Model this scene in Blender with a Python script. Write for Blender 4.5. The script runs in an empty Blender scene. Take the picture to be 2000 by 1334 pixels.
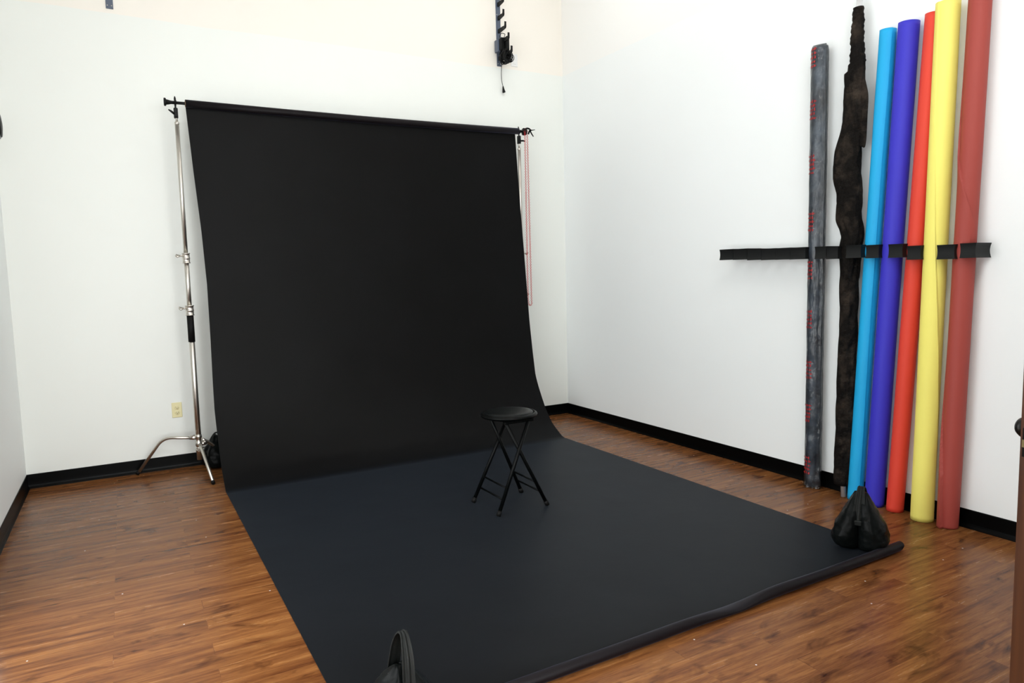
import bpy, math, random
from mathutils import Vector, Matrix, noise as mnoise
random.seed(7)
PI = math.pi
C = bpy.context.scene.collection
SC = bpy.context.scene

# ------------------------------------------------------------------ helpers
class MB:
    """collects geometry for ONE mesh object"""
    def __init__(s): s.v = []; s.f = []; s.sm = []
    def add(s, vs, fs, smooth=True):
        o = len(s.v); s.v += [tuple(v) for v in vs]
        for f in fs: s.f.append(tuple(i + o for i in f)); s.sm.append(smooth)
    def box(s, lo, hi, M=None, bevel=0.0):
        x0, y0, z0 = lo; x1, y1, z1 = hi
        b = min(bevel, .45*min(x1-x0, y1-y0, z1-z0))
        if b <= 0:
            vs = [(x, y, z) for x in (x0, x1) for y in (y0, y1) for z in (z0, z1)]
            fs = [(0,1,3,2),(4,6,7,5),(0,4,5,1),(2,3,7,6),(0,2,6,4),(1,5,7,3)]
        else:
            c = Vector(((x0+x1)/2, (y0+y1)/2, (z0+z1)/2)); h = Vector(((x1-x0)/2, (y1-y0)/2, (z1-z0)/2))
            vs = []; idx = {}
            for sx in (-1, 1):
                for sy in (-1, 1):
                    for sz in (-1, 1):
                        for ax in range(3):
                            p = Vector((sx*h[0], sy*h[1], sz*h[2])); sg = (sx, sy, sz)
                            for k in range(3):
                                if k != ax: p[k] -= sg[k]*b
                            idx[(sx, sy, sz, ax)] = len(vs); vs.append(tuple(c + p))
            fs = []
            for ax in range(3):
                a, d = [k for k in range(3) if k != ax]
                for sg in (-1, 1):
                    q = []
                    for (u, w) in ((-1,-1),(1,-1),(1,1),(-1,1)):
                        t = [0,0,0]; t[ax] = sg; t[a] = u; t[d] = w; q.append(idx[(*t, ax)])
                    fs.append(tuple(q))
            for ax in range(3):       # bevel strips along axis ax
                a, d = [k for k in range(3) if k != ax]
                for u in (-1, 1):
                    for w in (-1, 1):
                        t0 = [0,0,0]; t0[a] = u; t0[d] = w; t1 = list(t0); t0[ax] = -1; t1[ax] = 1
                        fs.append((idx[(*t0, a)], idx[(*t1, a)], idx[(*t1, d)], idx[(*t0, d)]))
            for sx in (-1, 1):
                for sy in (-1, 1):
                    for sz in (-1, 1): fs.append(tuple(idx[(sx, sy, sz, k)] for k in range(3)))
        if M is not None: vs = [tuple(M @ Vector(v)) for v in vs]
        s.add(vs, fs, False)
    def tube(s, pts, r, n=16, closed=False, caps=True, smooth=True):
        pts = [Vector(p) for p in pts]; m = len(pts)
        rs = r if isinstance(r, (list, tuple)) else [r]*m
        T = []
        for i in range(m):
            if closed: t = pts[(i+1) % m] - pts[i-1]
            else: t = pts[min(i+1, m-1)] - pts[max(i-1, 0)]
            T.append(t.normalized() if t.length > 1e-9 else Vector((0, 0, 1)))
        u = T[0].orthogonal().normalized(); vs = []
        for i in range(m):
            u = (u - T[i]*u.dot(T[i]))
            u = u.normalized() if u.length > 1e-6 else T[i].orthogonal().normalized()
            w = T[i].cross(u)
            for k in range(n):
                a = 2*PI*k/n; vs.append(pts[i] + (u*math.cos(a) + w*math.sin(a))*rs[i])
        fs = []
        for i in range(m if closed else m-1):
            j = (i+1) % m
            for k in range(n):
                fs.append((i*n+k, i*n+(k+1) % n, j*n+(k+1) % n, j*n+k))
        s.add(vs, fs, smooth)
        if caps and not closed:
            s.add(vs[:n], [tuple(range(n))[::-1]], False); s.add(vs[-n:], [tuple(range(n))], False)
    def lathe(s, prof, M=None, n=32, smooth=True):
        vs = []; M = M or Matrix()
        for (r, z) in prof:
            for k in range(n):
                a = 2*PI*k/n; vs.append(M @ Vector((r*math.cos(a), r*math.sin(a), z)))
        fs = []
        for i in range(len(prof)-1):
            for k in range(n): fs.append((i*n+k, i*n+(k+1) % n, (i+1)*n+(k+1) % n, (i+1)*n+k))
        s.add(vs, fs, smooth)
        if prof[0][0] > 1e-6: s.add(vs[:n], [tuple(range(n))[::-1]], False)
        if prof[-1][0] > 1e-6: s.add(vs[-n:], [tuple(range(n))], False)
    def grid(s, rows, closed_u=False, smooth=True):
        m = len(rows); n = len(rows[0]); vs = [p for r in rows for p in r]; fs = []
        for i in range(m-1):
            for k in range(n if closed_u else n-1):
                fs.append((i*n+k, i*n+(k+1) % n, (i+1)*n+(k+1) % n, (i+1)*n+k))
        s.add(vs, fs, smooth)
    def prism(s, poly, ax, a, b, smooth=False):
        """extrude 2D polygon along axis ax from a to b"""
        def mk(p, t):
            v = [0, 0, 0]; o = [k for k in range(3) if k != ax]; v[o[0]] = p[0]; v[o[1]] = p[1]; v[ax] = t; return tuple(v)
        n = len(poly); vs = [mk(p, a) for p in poly] + [mk(p, b) for p in poly]
        fs = [(i, (i+1) % n, n+(i+1) % n, n+i) for i in range(n)] + [tuple(range(n))[::-1], tuple(range(n, 2*n))]
        s.add(vs, fs, smooth)
    def build(s, name, mat, parent=None, loc=(0, 0, 0), mods=(), recalc=True, mat2=None):
        me = bpy.data.meshes.new(name); me.from_pydata(s.v, [], s.f)
        me.polygons.foreach_set('use_smooth', s.sm); me.update()
        import bmesh
        bm = bmesh.new(); bm.from_mesh(me); bmesh.ops.remove_doubles(bm, verts=bm.verts, dist=1e-6)
        
        if recalc: bmesh.ops.recalc_face_normals(bm, faces=bm.faces)
        bm.to_mesh(me); bm.free()
        me.materials.append(mat)
        if mat2: me.materials.append(mat2)
        o = bpy.data.objects.new(name, me); C.objects.link(o); o.location = loc
        if parent: o.parent = parent
        for (typ, kw) in mods:
            m = o.modifiers.new(typ.lower(), typ)
            for k, v in kw.items(): setattr(m, k, v)
        return o

def tag(o, label=None, cat=None, group=None, kind=None):
    if label: o['label'] = label
    if cat: o['category'] = cat
    if group: o['group'] = group
    if kind: o['kind'] = kind
    return o
def thing(name, label, cat, loc=(0, 0, 0), group=None):
    o = bpy.data.objects.new(name, None); C.objects.link(o); o.location = loc; o.empty_display_size = .1
    return tag(o, label, cat, group, 'thing')
def copy_tree(o, parent=None):
    c = o.copy(); C.objects.link(c); c.parent = parent
    for ch in [x for x in SC.objects if x.parent == o]: copy_tree(ch, c)
    return c
def frame(p, d, up=(0, 0, 1)):
    """matrix whose local z runs along d, origin at p"""
    z = Vector(d).normalized(); x = Vector(up).cross(z)
    if x.length < 1e-4: x = Vector((1, 0, 0)).cross(z)
    x.normalize(); y = z.cross(x)
    M = Matrix((x, y, z)).transposed().to_4x4(); M.translation = Vector(p); return M
def arc(pts, r=.05, n=6):
    """round the corners of a polyline"""
    P = [Vector(p) for p in pts]; out = [P[0]]
    for i in range(1, len(P)-1):
        a = (P[i-1]-P[i]); b = (P[i+1]-P[i]); q = min(r, a.length*.45, b.length*.45)
        A = P[i]+a.normalized()*q; B = P[i]+b.normalized()*q
        for k in range(n+1):
            t = k/n; out.append(A*(1-t)**2 + P[i]*2*t*(1-t) + B*t*t)
    out.append(P[-1]); return out
def lerp_tab(tab, x):
    if x <= tab[0][0]: return tab[0][1]
    for (a, u), (b, w) in zip(tab, tab[1:]):
        if x <= b:
            t = (x-a)/(b-a); return u + (w-u)*t
    return tab[-1][1]

# ------------------------------------------------------------------ materials
def mat(name, col, rough=.5, metal=0., spec=.5, bump=None, vary=None, **kw):
    m = bpy.data.materials.new(name); m.use_nodes = True; nt = m.node_tree; b = nt.nodes['Principled BSDF']
    b.inputs['Base Color'].default_value = (*col, 1); b.inputs['Roughness'].default_value = rough
    b.inputs['Metallic'].default_value = metal; b.inputs['Specular IOR Level'].default_value = spec
    for k, v in kw.items(): b.inputs[k].default_value = v
    tc = nt.nodes.new('ShaderNodeTexCoord')
    if bump:
        sc, st, dist = bump[:3]; mp = nt.nodes.new('ShaderNodeMapping'); n = nt.nodes.new('ShaderNodeTexNoise'); n.inputs['Scale'].default_value = sc
        n.inputs['Detail'].default_value = 5
        if len(bump) > 3: mp.inputs['Scale'].default_value = bump[3]
        nt.links.new(tc.outputs['Object'], mp.inputs[0]); nt.links.new(mp.outputs[0], n.inputs['Vector'])
        bp = nt.nodes.new('ShaderNodeBump'); bp.inputs['Strength'].default_value = st; bp.inputs['Distance'].default_value = dist
        nt.links.new(n.outputs['Fac'], bp.inputs['Height']); nt.links.new(bp.outputs[0], b.inputs['Normal'])
    if vary:
        sc, c2, lo, hi = vary; n2 = nt.nodes.new('ShaderNodeTexNoise'); n2.inputs['Scale'].default_value = sc; n2.inputs['Detail'].default_value = 6
        n2.inputs['Roughness'].default_value = .65
        r = nt.nodes.new('ShaderNodeValToRGB'); r.color_ramp.elements[0].position = lo; r.color_ramp.elements[1].position = hi
        r.color_ramp.elements[0].color = (*col, 1); r.color_ramp.elements[1].color = (*c2, 1)
        nt.links.new(tc.outputs['Object'], n2.inputs['Vector']); nt.links.new(n2.outputs['Fac'], r.inputs[0]); nt.links.new(r.outputs[0], b.inputs['Base Color'])
    return m
def srgb(r, g, b):
    f = lambda c: (c/255/12.92) if c/255 <= .04045 else ((c/255+.055)/1.055)**2.4
    return (f(r), f(g), f(b))

M_steel = mat('nickel_plated_steel', (.60, .57, .52), .34, 1., bump=(40, .04, .002))
M_black = mat('black_plastic', (.0036, .004, .004), .42, spec=.16, bump=(60, .1, .001))
M_blackm = mat('black_painted_steel', (.0016, .002, .002), .34, spec=.08, bump=(120, .05, .0005))
M_rubber = mat('black_rubber', (.0035, .0035, .0035), .6, spec=.15, bump=(80, .1, .001))
M_base = mat('black_vinyl_base', (.0014, .0015, .0015), .33, spec=.06, bump=(25, .05, .001))
M_hook = mat('charcoal_hook_plastic', (.0088, .0096, .0098), .5, spec=.16, bump=(90, .12, .0006))
M_card = mat('brown_cardboard', (.30, .19, .11), .8, bump=(70, .2, .001))
M_nylon = mat('black_nylon', (.0020, .0026, .0026), 0.30, spec=.06, bump=(22, .55, .006), vary=(9, (.005, .006, .006), .35, .7))
M_strap = mat('black_webbing', (.005, .006, .0055), .55, spec=.2, bump=(260, .35, .001, (1, 1, .15)))
M_vinyl = mat('black_vinyl_seat', (.0022, .0032, .0034), .36, spec=.15, bump=(150, .15, .0008))
M_plate = mat('ivory_plastic', srgb(222, 213, 166), .4, bump=(20, .02, .001))
M_white = mat('white_plastic', (.78, .78, .77), .4, bump=(20, .02, .001))
M_dark = mat('dark_slot', (.02, .018, .015), .6, bump=(20, .02, .001))
M_chain = mat('red_chain_metal', (.52, .012, .018), .34, bump=(90, .05, .001))
M_brass = mat('aged_brass', (.42, .34, .17), .3, 1., bump=(60, .1, .001))
M_bronze = mat('oil_rubbed_bronze', (.005, .0045, .004), .3, spec=.2, bump=(60, .1, .001))
M_alu = mat('bare_aluminium', (.66, .66, .67), .32, .55, bump=(30, .05, .001, (1, 1, .05)))
M_greym = mat('dark_grey_metal', (.075, .095, .14), .38, bump=(50, .1, .001))
M_fixture = mat('grey_metal_fixture', (.16, .17, .18), .35, bump=(50, .05, .001))
M_print = mat('red_print', (.34, .012, .014), .5, bump=(60, .1, .001))

def wall_material(name, white, cream=None, zline=3.334):
    m = mat(name, white, .52, spec=.4, bump=(55, .06, .002)); nt = m.node_tree; b = nt.nodes['Principled BSDF']
    g = nt.nodes.new('ShaderNodeNewGeometry'); sep = nt.nodes.new('ShaderNodeSeparateXYZ'); nt.links.new(g.outputs['Position'], sep.inputs[0])
    # faint roller mottling and a few grey rubs
    n = nt.nodes.new('ShaderNodeTexNoise'); n.inputs['Scale'].default_value = 1.6; n.inputs['Detail'].default_value = 4
    nt.links.new(g.outputs['Position'], n.inputs['Vector'])
    mx = nt.nodes.new('ShaderNodeMix'); mx.data_type = 'RGBA'
    mx.inputs[6].default_value = (*white, 1); mx.inputs[7].default_value = (*[c*.975 for c in white], 1)
    nt.links.new(n.outputs['Fac'], mx.inputs[0])
    n2 = nt.nodes.new('ShaderNodeTexNoise'); n2.inputs['Scale'].default_value = 7; n2.inputs['Detail'].default_value = 8; n2.inputs['Roughness'].default_value = .8
    nt.links.new(g.outputs['Position'], n2.inputs['Vector'])
    rp = nt.nodes.new('ShaderNodeValToRGB'); rp.color_ramp.elements[0].position = .70; rp.color_ramp.elements[1].position = .80
    nt.links.new(n2.outputs['Fac'], rp.inputs[0])
    mx2 = nt.nodes.new('ShaderNodeMix'); mx2.data_type = 'RGBA'; mx2.inputs[7].default_value = (.52, .52, .51, 1)
    mm = nt.nodes.new('ShaderNodeMath'); mm.operation = 'MULTIPLY'; mm.inputs[1].default_value = .35
    nt.links.new(rp.outputs[0], mm.inputs[0]); nt.links.new(mm.outputs[0], mx2.inputs[0]); nt.links.new(mx.outputs[2], mx2.inputs[6])
    last = mx2.outputs[2]
    if cream:
        nw = nt.nodes.new('ShaderNodeTexNoise'); nw.inputs['Scale'].default_value = 1.3; nw.inputs['Detail'].default_value = 3
        nt.links.new(g.outputs['Position'], nw.inputs['Vector'])
        ma = nt.nodes.new('ShaderNodeMath'); ma.operation = 'MULTIPLY_ADD'; ma.inputs[1].default_value = .03
        nt.links.new(nw.outputs['Fac'], ma.inputs[0]); nt.links.new(sep.outputs['Z'], ma.inputs[2])
        gt = nt.nodes.new('ShaderNodeMapRange'); gt.inputs[1].default_value = zline+.012; gt.inputs[2].default_value = zline+.018
        nt.links.new(ma.outputs[0], gt.inputs[0])
        mx3 = nt.nodes.new('ShaderNodeMix'); mx3.data_type = 'RGBA'; mx3.inputs[7].default_value = (*cream, 1)
        nt.links.new(gt.outputs[0], mx3.inputs[0]); nt.links.new(last, mx3.inputs[6]); last = mx3.outputs[2]
    nt.links.new(last, b.inputs['Base Color'])
    return m
WHITE = (.80, .82, .785); CREAM = (.84, .80, .735)
M_wallb = wall_material('painted_wall_with_cream_band', WHITE, CREAM)
M_wall = wall_material('painted_wall', (.865, .89, .885))
M_wallr = wall_material('painted_wall_with_pale_band', (.86, .89, .895), (.88, .88, .865))  # paler than the back wall: extra brightness put into the colour
M_ceil = mat('ceiling_paint', (.82, .81, .79), .7, bump=(60, .1, .002))

def floor_material():
    m = mat('wood_plank_vinyl', (.1, .05, .03), .33, spec=.15); nt = m.node_tree; L = nt.links; b = nt.nodes['Principled BSDF']
    g = nt.nodes.new('ShaderNodeNewGeometry')
    bk = nt.nodes.new('ShaderNodeTexBrick'); bk.offset = .37; bk.offset_frequency = 2; bk.squash = 1
    bk.inputs['Color1'].default_value = (0, 0, 0, 1); bk.inputs['Color2'].default_value = (1, 1, 1, 1); bk.inputs['Mortar'].default_value = (.5, .5, .5, 1)
    bk.inputs['Scale'].default_value = 1; bk.inputs['Mortar Size'].default_value = .0012; bk.inputs['Mortar Smooth'].default_value = .2
    bk.inputs['Brick Width'].default_value = .92; bk.inputs['Row Height'].default_value = .106
    L.new(g.outputs['Position'], bk.inputs['Vector'])
    def noise4(scale, mul, detail=6, rough=.6, dist=0.):
        mp = nt.nodes.new('ShaderNodeMapping'); mp.inputs['Scale'].default_value = scale; L.new(g.outputs['Position'], mp.inputs[0])
        n = nt.nodes.new('ShaderNodeTexNoise'); n.noise_dimensions = '4D'; n.inputs['Scale'].default_value = 1; n.inputs['Detail'].default_value = detail
        n.inputs['Roughness'].default_value = rough; n.inputs['Distortion'].default_value = dist
        w = nt.nodes.new('ShaderNodeMath'); w.operation = 'MULTIPLY'; w.inputs[1].default_value = mul
        L.new(bk.outputs['Color'], w.inputs[0]); L.new(w.outputs[0], n.inputs['W']); L.new(mp.outputs[0], n.inputs['Vector']); return n
    n1 = noise4((2.0, 24, 1), 37, 7, .66, .5)      # broad grain and dark clouds
    n2 = noise4((9, 150, 1), 11, 5, .75, .2)         # fine grain
    n3 = noise4((4.2, 8.5, 1), 23, 3, .55, 1.2)       # knots and smudges
    def ramp(src, stops):
        r = nt.nodes.new('ShaderNodeValToRGB'); cr = r.color_ramp
        while len(cr.elements) < len(stops): cr.elements.new(.5)
        for e, (p, c) in zip(cr.elements, stops): e.position = p; e.color = (*c, 1)
        L.new(src, r.inputs[0]); return r
    base = ramp(n1.outputs['Fac'], [(.28, (.052, .0165, .0085)), (.42, (.120, .0435, .0145)), (.56, (.188, .077, .0245)), (.74, (.255, .114, .037))])
    fine = ramp(n2.outputs['Fac'], [(.28, (.50, .42, .42)), (.45, (.92, .90, .89)), (.62, (1.10, 1.09, 1.06))])
    knot = ramp(n3.outputs['Fac'], [(.27, (.34, .26, .27)), (.43, (1, 1, 1))])
    tone = ramp(bk.outputs['Color'], [(0, (.88, .85, .83)), (1, (1.10, 1.10, 1.09))])
    def mul(a, c):
        x = nt.nodes.new('ShaderNodeMix'); x.data_type = 'RGBA'; x.blend_type = 'MULTIPLY'; x.inputs[0].default_value = 1
        L.new(a, x.inputs[6]); L.new(c, x.inputs[7]); return x.outputs[2]
    col = mul(mul(mul(base.outputs[0], fine.outputs[0]), knot.outputs[0]), tone.outputs[0])
    seam = nt.nodes.new('ShaderNodeMix'); seam.data_type = 'RGBA'; seam.inputs[7].default_value = (.03, .012, .008, 1)
    sf = nt.nodes.new('ShaderNodeMath'); sf.operation = 'MULTIPLY'; sf.inputs[1].default_value = .2
    L.new(bk.outputs['Fac'], sf.inputs[0]); L.new(sf.outputs[0], seam.inputs[0]); L.new(col, seam.inputs[6])
    # chips of white paint and lint
    vo = nt.nodes.new('ShaderNodeTexVoronoi'); vo.inputs['Scale'].default_value = 2.0; vo.voronoi_dimensions = '2D'; L.new(g.outputs['Position'], vo.inputs['Vector'])
    vr = nt.nodes.new('ShaderNodeMapRange'); vr.inputs[1].default_value = .008; vr.inputs[2].default_value = .005; L.new(vo.outputs['Distance'], vr.inputs[0])
    chip = nt.nodes.new('ShaderNodeMix'); chip.data_type = 'RGBA'; chip.inputs[7].default_value = (.62, .58, .54, 1)
    L.new(vr.outputs[0], chip.inputs[0]); L.new(seam.outputs[2], chip.inputs[6]); L.new(chip.outputs[2], b.inputs['Base Color'])
    rr = nt.nodes.new('ShaderNodeMapRange'); rr.inputs[3].default_value = .20; rr.inputs[4].default_value = .32
    L.new(n1.outputs['Fac'], rr.inputs[0]); L.new(rr.outputs[0], b.inputs['Roughness'])
    bp = nt.nodes.new('ShaderNodeBump'); bp.inputs['Strength'].default_value = .04; bp.inputs['Distance'].default_value = .001
    L.new(n2.outputs['Fac'], bp.inputs['Height'])
    return m
M_floor = floor_material()

def door_material():
    m = mat('stained_wood', (.1, .04, .015), .38); nt = m.node_tree; b = nt.nodes['Principled BSDF']
    tc = nt.nodes['Texture Coordinate']; mp = nt.nodes.new('ShaderNodeMapping'); mp.inputs['Scale'].default_value = (60, 60, 1.5)
    n = nt.nodes.new('ShaderNodeTexNoise'); n.inputs['Scale'].default_value = 1; n.inputs['Detail'].default_value = 5
    r = nt.nodes.new('ShaderNodeValToRGB'); r.color_ramp.elements[0].position = .3; r.color_ramp.elements[1].position = .7
    r.color_ramp.elements[0].color = (.040, .0125, .0045, 1); r.color_ramp.elements[1].color = (.085, .030, .0105, 1)
    nt.links.new(tc.outputs['Object'], mp.inputs[0]); nt.links.new(mp.outputs[0], n.inputs['Vector']); nt.links.new(n.outputs['Fac'], r.inputs[0]); nt.links.new(r.outputs[0], b.inputs['Base Color'])
    return m
M_door = door_material()

def paper(name, col, rough=.62, spec=.35, b=.05):
    return mat(name, col, rough, spec=spec, bump=(9, b, .01, (1, 1, .35)), vary=(1.3, tuple(c*.93 for c in col), .3, .7))
M_pblack = mat('black_seamless_paper', (.0030, .0029, .0028), .46, spec=.07, bump=(14, .035, .01), vary=(2.2, (.0042, .0042, .0043), .4, .75), **{'Sheen Weight': .065, 'Sheen Roughness': .40, 'Sheen Tint': (.58, .74, 1, 1)})
M_pback = mat('black_paper_reverse', (.0050, .0036, .0044), .45, spec=.12, bump=(14, .035, .01), **{'Sheen Weight': .08, 'Sheen Roughness': .35, 'Sheen Tint': (.62, .66, 1, 1)})

def sleeve_material():
    m = mat('clear_wrinkled_plastic', (.9, .93, .95), .14, bump=(15, 1., .03, (1, 1, .45))); nt = m.node_tree; p = nt.nodes['Principled BSDF']
    bp = [n for n in nt.nodes if n.type == 'BUMP'][0]; out = [n for n in nt.nodes if n.type == 'OUTPUT_MATERIAL'][0]
    t = nt.nodes.new('ShaderNodeBsdfTransparent'); t.inputs[0].default_value = (.93, .95, .96, 1)
    g = nt.nodes.new('ShaderNodeBsdfGlossy'); g.inputs['Roughness'].default_value = .13
    f = nt.nodes.new('ShaderNodeFresnel'); f.inputs[0].default_value = 1.42
    ma = nt.nodes.new('ShaderNodeMath'); ma.operation = 'MULTIPLY_ADD'; ma.inputs[1].default_value = .9; ma.inputs[2].default_value = .015
    mx = nt.nodes.new('ShaderNodeMixShader'); L = nt.links
    L.new(bp.outputs[0], g.inputs['Normal']); L.new(bp.outputs[0], f.inputs['Normal']); L.new(f.outputs[0], ma.inputs[0]); L.new(ma.outputs[0], mx.inputs[0])
    L.new(t.outputs[0], mx.inputs[1]); L.new(g.outputs[0], mx.inputs[2]); L.new(mx.outputs[0], out.inputs[0]); return m
M_sleeve = sleeve_material()
M_cloth = mat('black_mottled_muslin', (.0050, .0040, .0033), .85, spec=.12, bump=(22, 1., .03), vary=(6.5, (.058, .043, .032), .48, .82))

# ------------------------------------------------------------------ setting
W = 4.572; YF = -8.2; ZC = 4.7
def slab(name, lo, hi, m):
    b = MB(); b.box(lo, hi); return tag(b.build(name, m), kind='structure')
slab('floor', (-W-.15, YF-.15, -.12), (.15, .15, 0), M_floor)
slab('ceiling', (-W-.15, YF-.15, ZC), (.15, .15, ZC+.12), M_ceil)
slab('wall_back', (-W-.15, 0, 0), (.15, .15, ZC), M_wallb)
slab('wall_right', (0, YF, 0), (.15, 0, ZC), M_wallr)
slab('wall_left', (-W-.15, YF, 0), (-W, 0, ZC), M_wall)
slab('wall_front', (-W-.15, YF-.15, 0), (.15, YF, ZC), M_wall)

def baseboard(name, p0, p1, inward):
    """cove base: flat face, rounded top, toe that flares out onto the floor; mesh runs p0 -> p1"""
    prof = [(0, 0), (.015, 0), (.0145, .004), (.011, .009), (.007, .016), (.0045, .026), (.004, .04), (.004, .097), (.0028, .1005), (0, .1016)]
    p0 = Vector(p0); p1 = Vector(p1); n = Vector(inward)
    b = MB(); rows = []
    for p in (p0, p1): rows.append([p + n*d + Vector((0, 0, z)) for d, z in prof])
    k = len(prof); b.add(rows[0]+rows[1], [(i, i+1, k+i+1, k+i) for i in range(k-1)] + [tuple(range(k)), tuple(range(k, 2*k))], False)
    return tag(b.build(name, M_base), kind='structure')
baseboard('baseboard_back', (-W, 0, 0), (0, 0, 0), (0, -1, 0))
baseboard('baseboard_right', (0, 0, 0), (0, YF, 0), (-1, 0, 0))
baseboard('baseboard_left', (-W, YF, 0), (-W, 0, 0), (1, 0, 0))

# partition stub that carries the open door, out of frame to the right of the lens
HX, HY = -1.245, -5.372
slab('wall_partition', (HX+.05, HY-.16, 0), (0, HY-.04, ZC), M_wall)
b = MB(); b.box((HX, HY-.18, 0), (HX+.05, HY-.02, 2.12)); tag(b.build('trim_1', M_door), kind='structure')

# door, ajar; its latch edge faces the lens
ang = math.radians(-23); ld = Vector((math.cos(ang), math.sin(ang), 0)); nd = Vector((-ld.y, ld.x, 0))
K = Vector((-2.050, -5.020, 0))           # room-side latch corner
DM = Matrix(((ld.x, nd.x, 0, K.x), (ld.y, nd.y, 0, K.y), (0, 0, 1, 0), (0, 0, 0, 1)))
dr = bpy.data.objects.new('door_1', None); C.objects.link(dr); dr.matrix_world = DM; tag(dr, 'stained brown wooden door standing ajar at the right edge, latch edge showing', None, None, 'structure')
b = MB(); b.box((0, -.044, .012), (.87, 0, 2.08), bevel=.0015); b.build('door_leaf', M_door, dr)
b = MB(); b.lathe([(.0, -.001), (.034, 0), (.034, .004), (.022, .010), (.012, .014), (.011, .024), (.017, .028), (.0255, .036), (.027, .044), (.023, .053), (.012, .058), (0, .059)], frame((.055, 0, 1.015), (0, 1, 0))); b.build('door_knob', M_bronze, dr)
b = MB(); b.lathe([(.0, -.001), (.034, 0), (.034, .004), (.022, .010), (.012, .014), (.011, .024), (.017, .028), (.0255, .036), (.027, .044), (.023, .053), (.012, .058), (0, .059)], frame((.055, -.044, 1.015), (0, -1, 0))); b.build('door_knob', M_bronze, dr)
b = MB(); b.box((-.0012, -.036, .958), (.004, -.008, 1.028), bevel=.0004); lp = b.build('latch_plate', M_bronze, dr)
b = MB(); b.prism([(-.010, -.028), (0, -.028), (0, -.016), (-.0105, -.017)], 2, .984, 1.002); b.build('latch_bolt', M_brass, lp)

# ------------------------------------------------------------------ black paper sweep
def ztab(z):   # y of the hanging sheet at height z
    return lerp_tab([(0, -.90), (.003, -.885), (.02, -.845), (.045, -.80), (.075, -.745), (.11, -.695), (.16, -.645), (.22, -.597), (.30, -.545), (.40, -.494), (.50, -.452), (.7, -.398), (1.0, -.345), (1.4, -.292), (1.8, -.268), (2.69, -.247)], z)
def xl(z): return lerp_tab([(0, -3.376), (.2, -3.371), (.5, -3.371), (.7, -3.365), (1.0, -3.356), (1.4, -3.350), (1.8, -3.362), (2.2, -3.386), (2.69, -3.411)], z)
def xr(z): return lerp_tab([(0, -.642), (.3, -.640), (.5, -.648), (.7, -.640), (1.0, -.640), (1.4, -.636), (1.8, -.648), (2.2, -.669), (2.69, -.690)], z)
path = []   # (y, z, xl, xr)
RA = Vector((-3.412, -.270, 2.694)); RB = Vector((-.668, -.270, 2.710)); RR = .0275
NZ = 64
for i in range(NZ+1):
    z = 2.69*(1-i/NZ)**1.25
    path.append((ztab(z), z, xl(z), xr(z)))
for i in range(1, 61):
    t = i/60; path.append((-.90 + t*(-3.86+.90), 0, -3.376+.016*t, -.642+.006*t))
CR = .0225
for i in range(1, 30):
    a = i/29*2*PI*1.15; r = CR*(1-.16*i/29)
    path.append((-3.86, 0, -3.36+.002*i/29, -.636 + .040*min(1, i/8)))
NX = 130
def sheet_point(p, t, i):
    y, z, a, c = p; x = a + (c-a)*t
    floor_part = 0 < i-NZ <= 60
    curl = i-NZ > 60
    n = mnoise.noise(Vector((x*1.3, y*1.1, z*1.2))); n2 = mnoise.noise(Vector((x*5, y*5+3, z*3)))
    if not floor_part and not curl:     # hanging: gentle buckles that grow near the bend
        k = .010*math.exp(-((z-.45)/.4)**2) + .0025
        return Vector((x, y + k*n + .0012*n2, z + (.003 if z < .003 else 0)))
    if floor_part:
        e = math.exp(-(t/.03)) + math.exp(-((1-t)/.03))
        return Vector((x, y - .008*t*(i-NZ)/60*0, .0035 + .0025*max(0, n) + .0012*max(0, n2) + .0006*e*(.5+.5*n)))
    # curl: skewed a little, pressed flat at one place
    j = (i-NZ-60)/29
    pin = math.exp(-((x+1.76)/.15)**2)
    rad = CR*(1 + .14*mnoise.noise(Vector((x*2.3, 5, 1))) + .10*max(0, (t-.9)/.1))
    turn = 2*PI*(1.12 + .10*mnoise.noise(Vector((x*1.7, 9, 2))))
    a = j*turn; r = rad*(1-.14*j)
    yy = y - r*math.sin(a)*(1+.45*pin) - .035*(1-t) + .010*n*min(1, j*8)
    z = (rad - r*math.cos(a))
    z = z*(1-.30*pin) if z < rad else rad*(1-.30*pin) + (z-rad)*(1-.62*pin)
    return Vector((x, yy, .0035 + z))
rows = []
for i, p in enumerate(path):
    rows.append([sheet_point(p, k/NX, i) for k in range(NX+1)])
bd = thing('paper_backdrop', 'wide black seamless paper sweep hanging from its roll down onto the floor', 'backdrop', (0, 0, 0))
b = MB(); b.grid(rows); b.build('paper_sheet', M_pback, bd, mods=[('SOLIDIFY', dict(thickness=.0008, offset=0, material_offset=1)), ('EDGE_SPLIT', dict(split_angle=math.radians(40)))], recalc=False, mat2=M_pblack)
b = MB(); d = (RB-RA); rm = frame(RA, d); Lr = d.length
n = 48; rr = []
for s in (0, .25, .5, .75, 1):
    ring = []
    for k in range(n):
        a = 2*PI*k/n; ring.append(rm @ Vector((RR*math.cos(a), RR*math.sin(a), Lr*s)) - Vector((0, 0, .010*math.sin(PI*s)*.9)))
    rr.append(ring)
b.grid(rr, closed_u=True)
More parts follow.
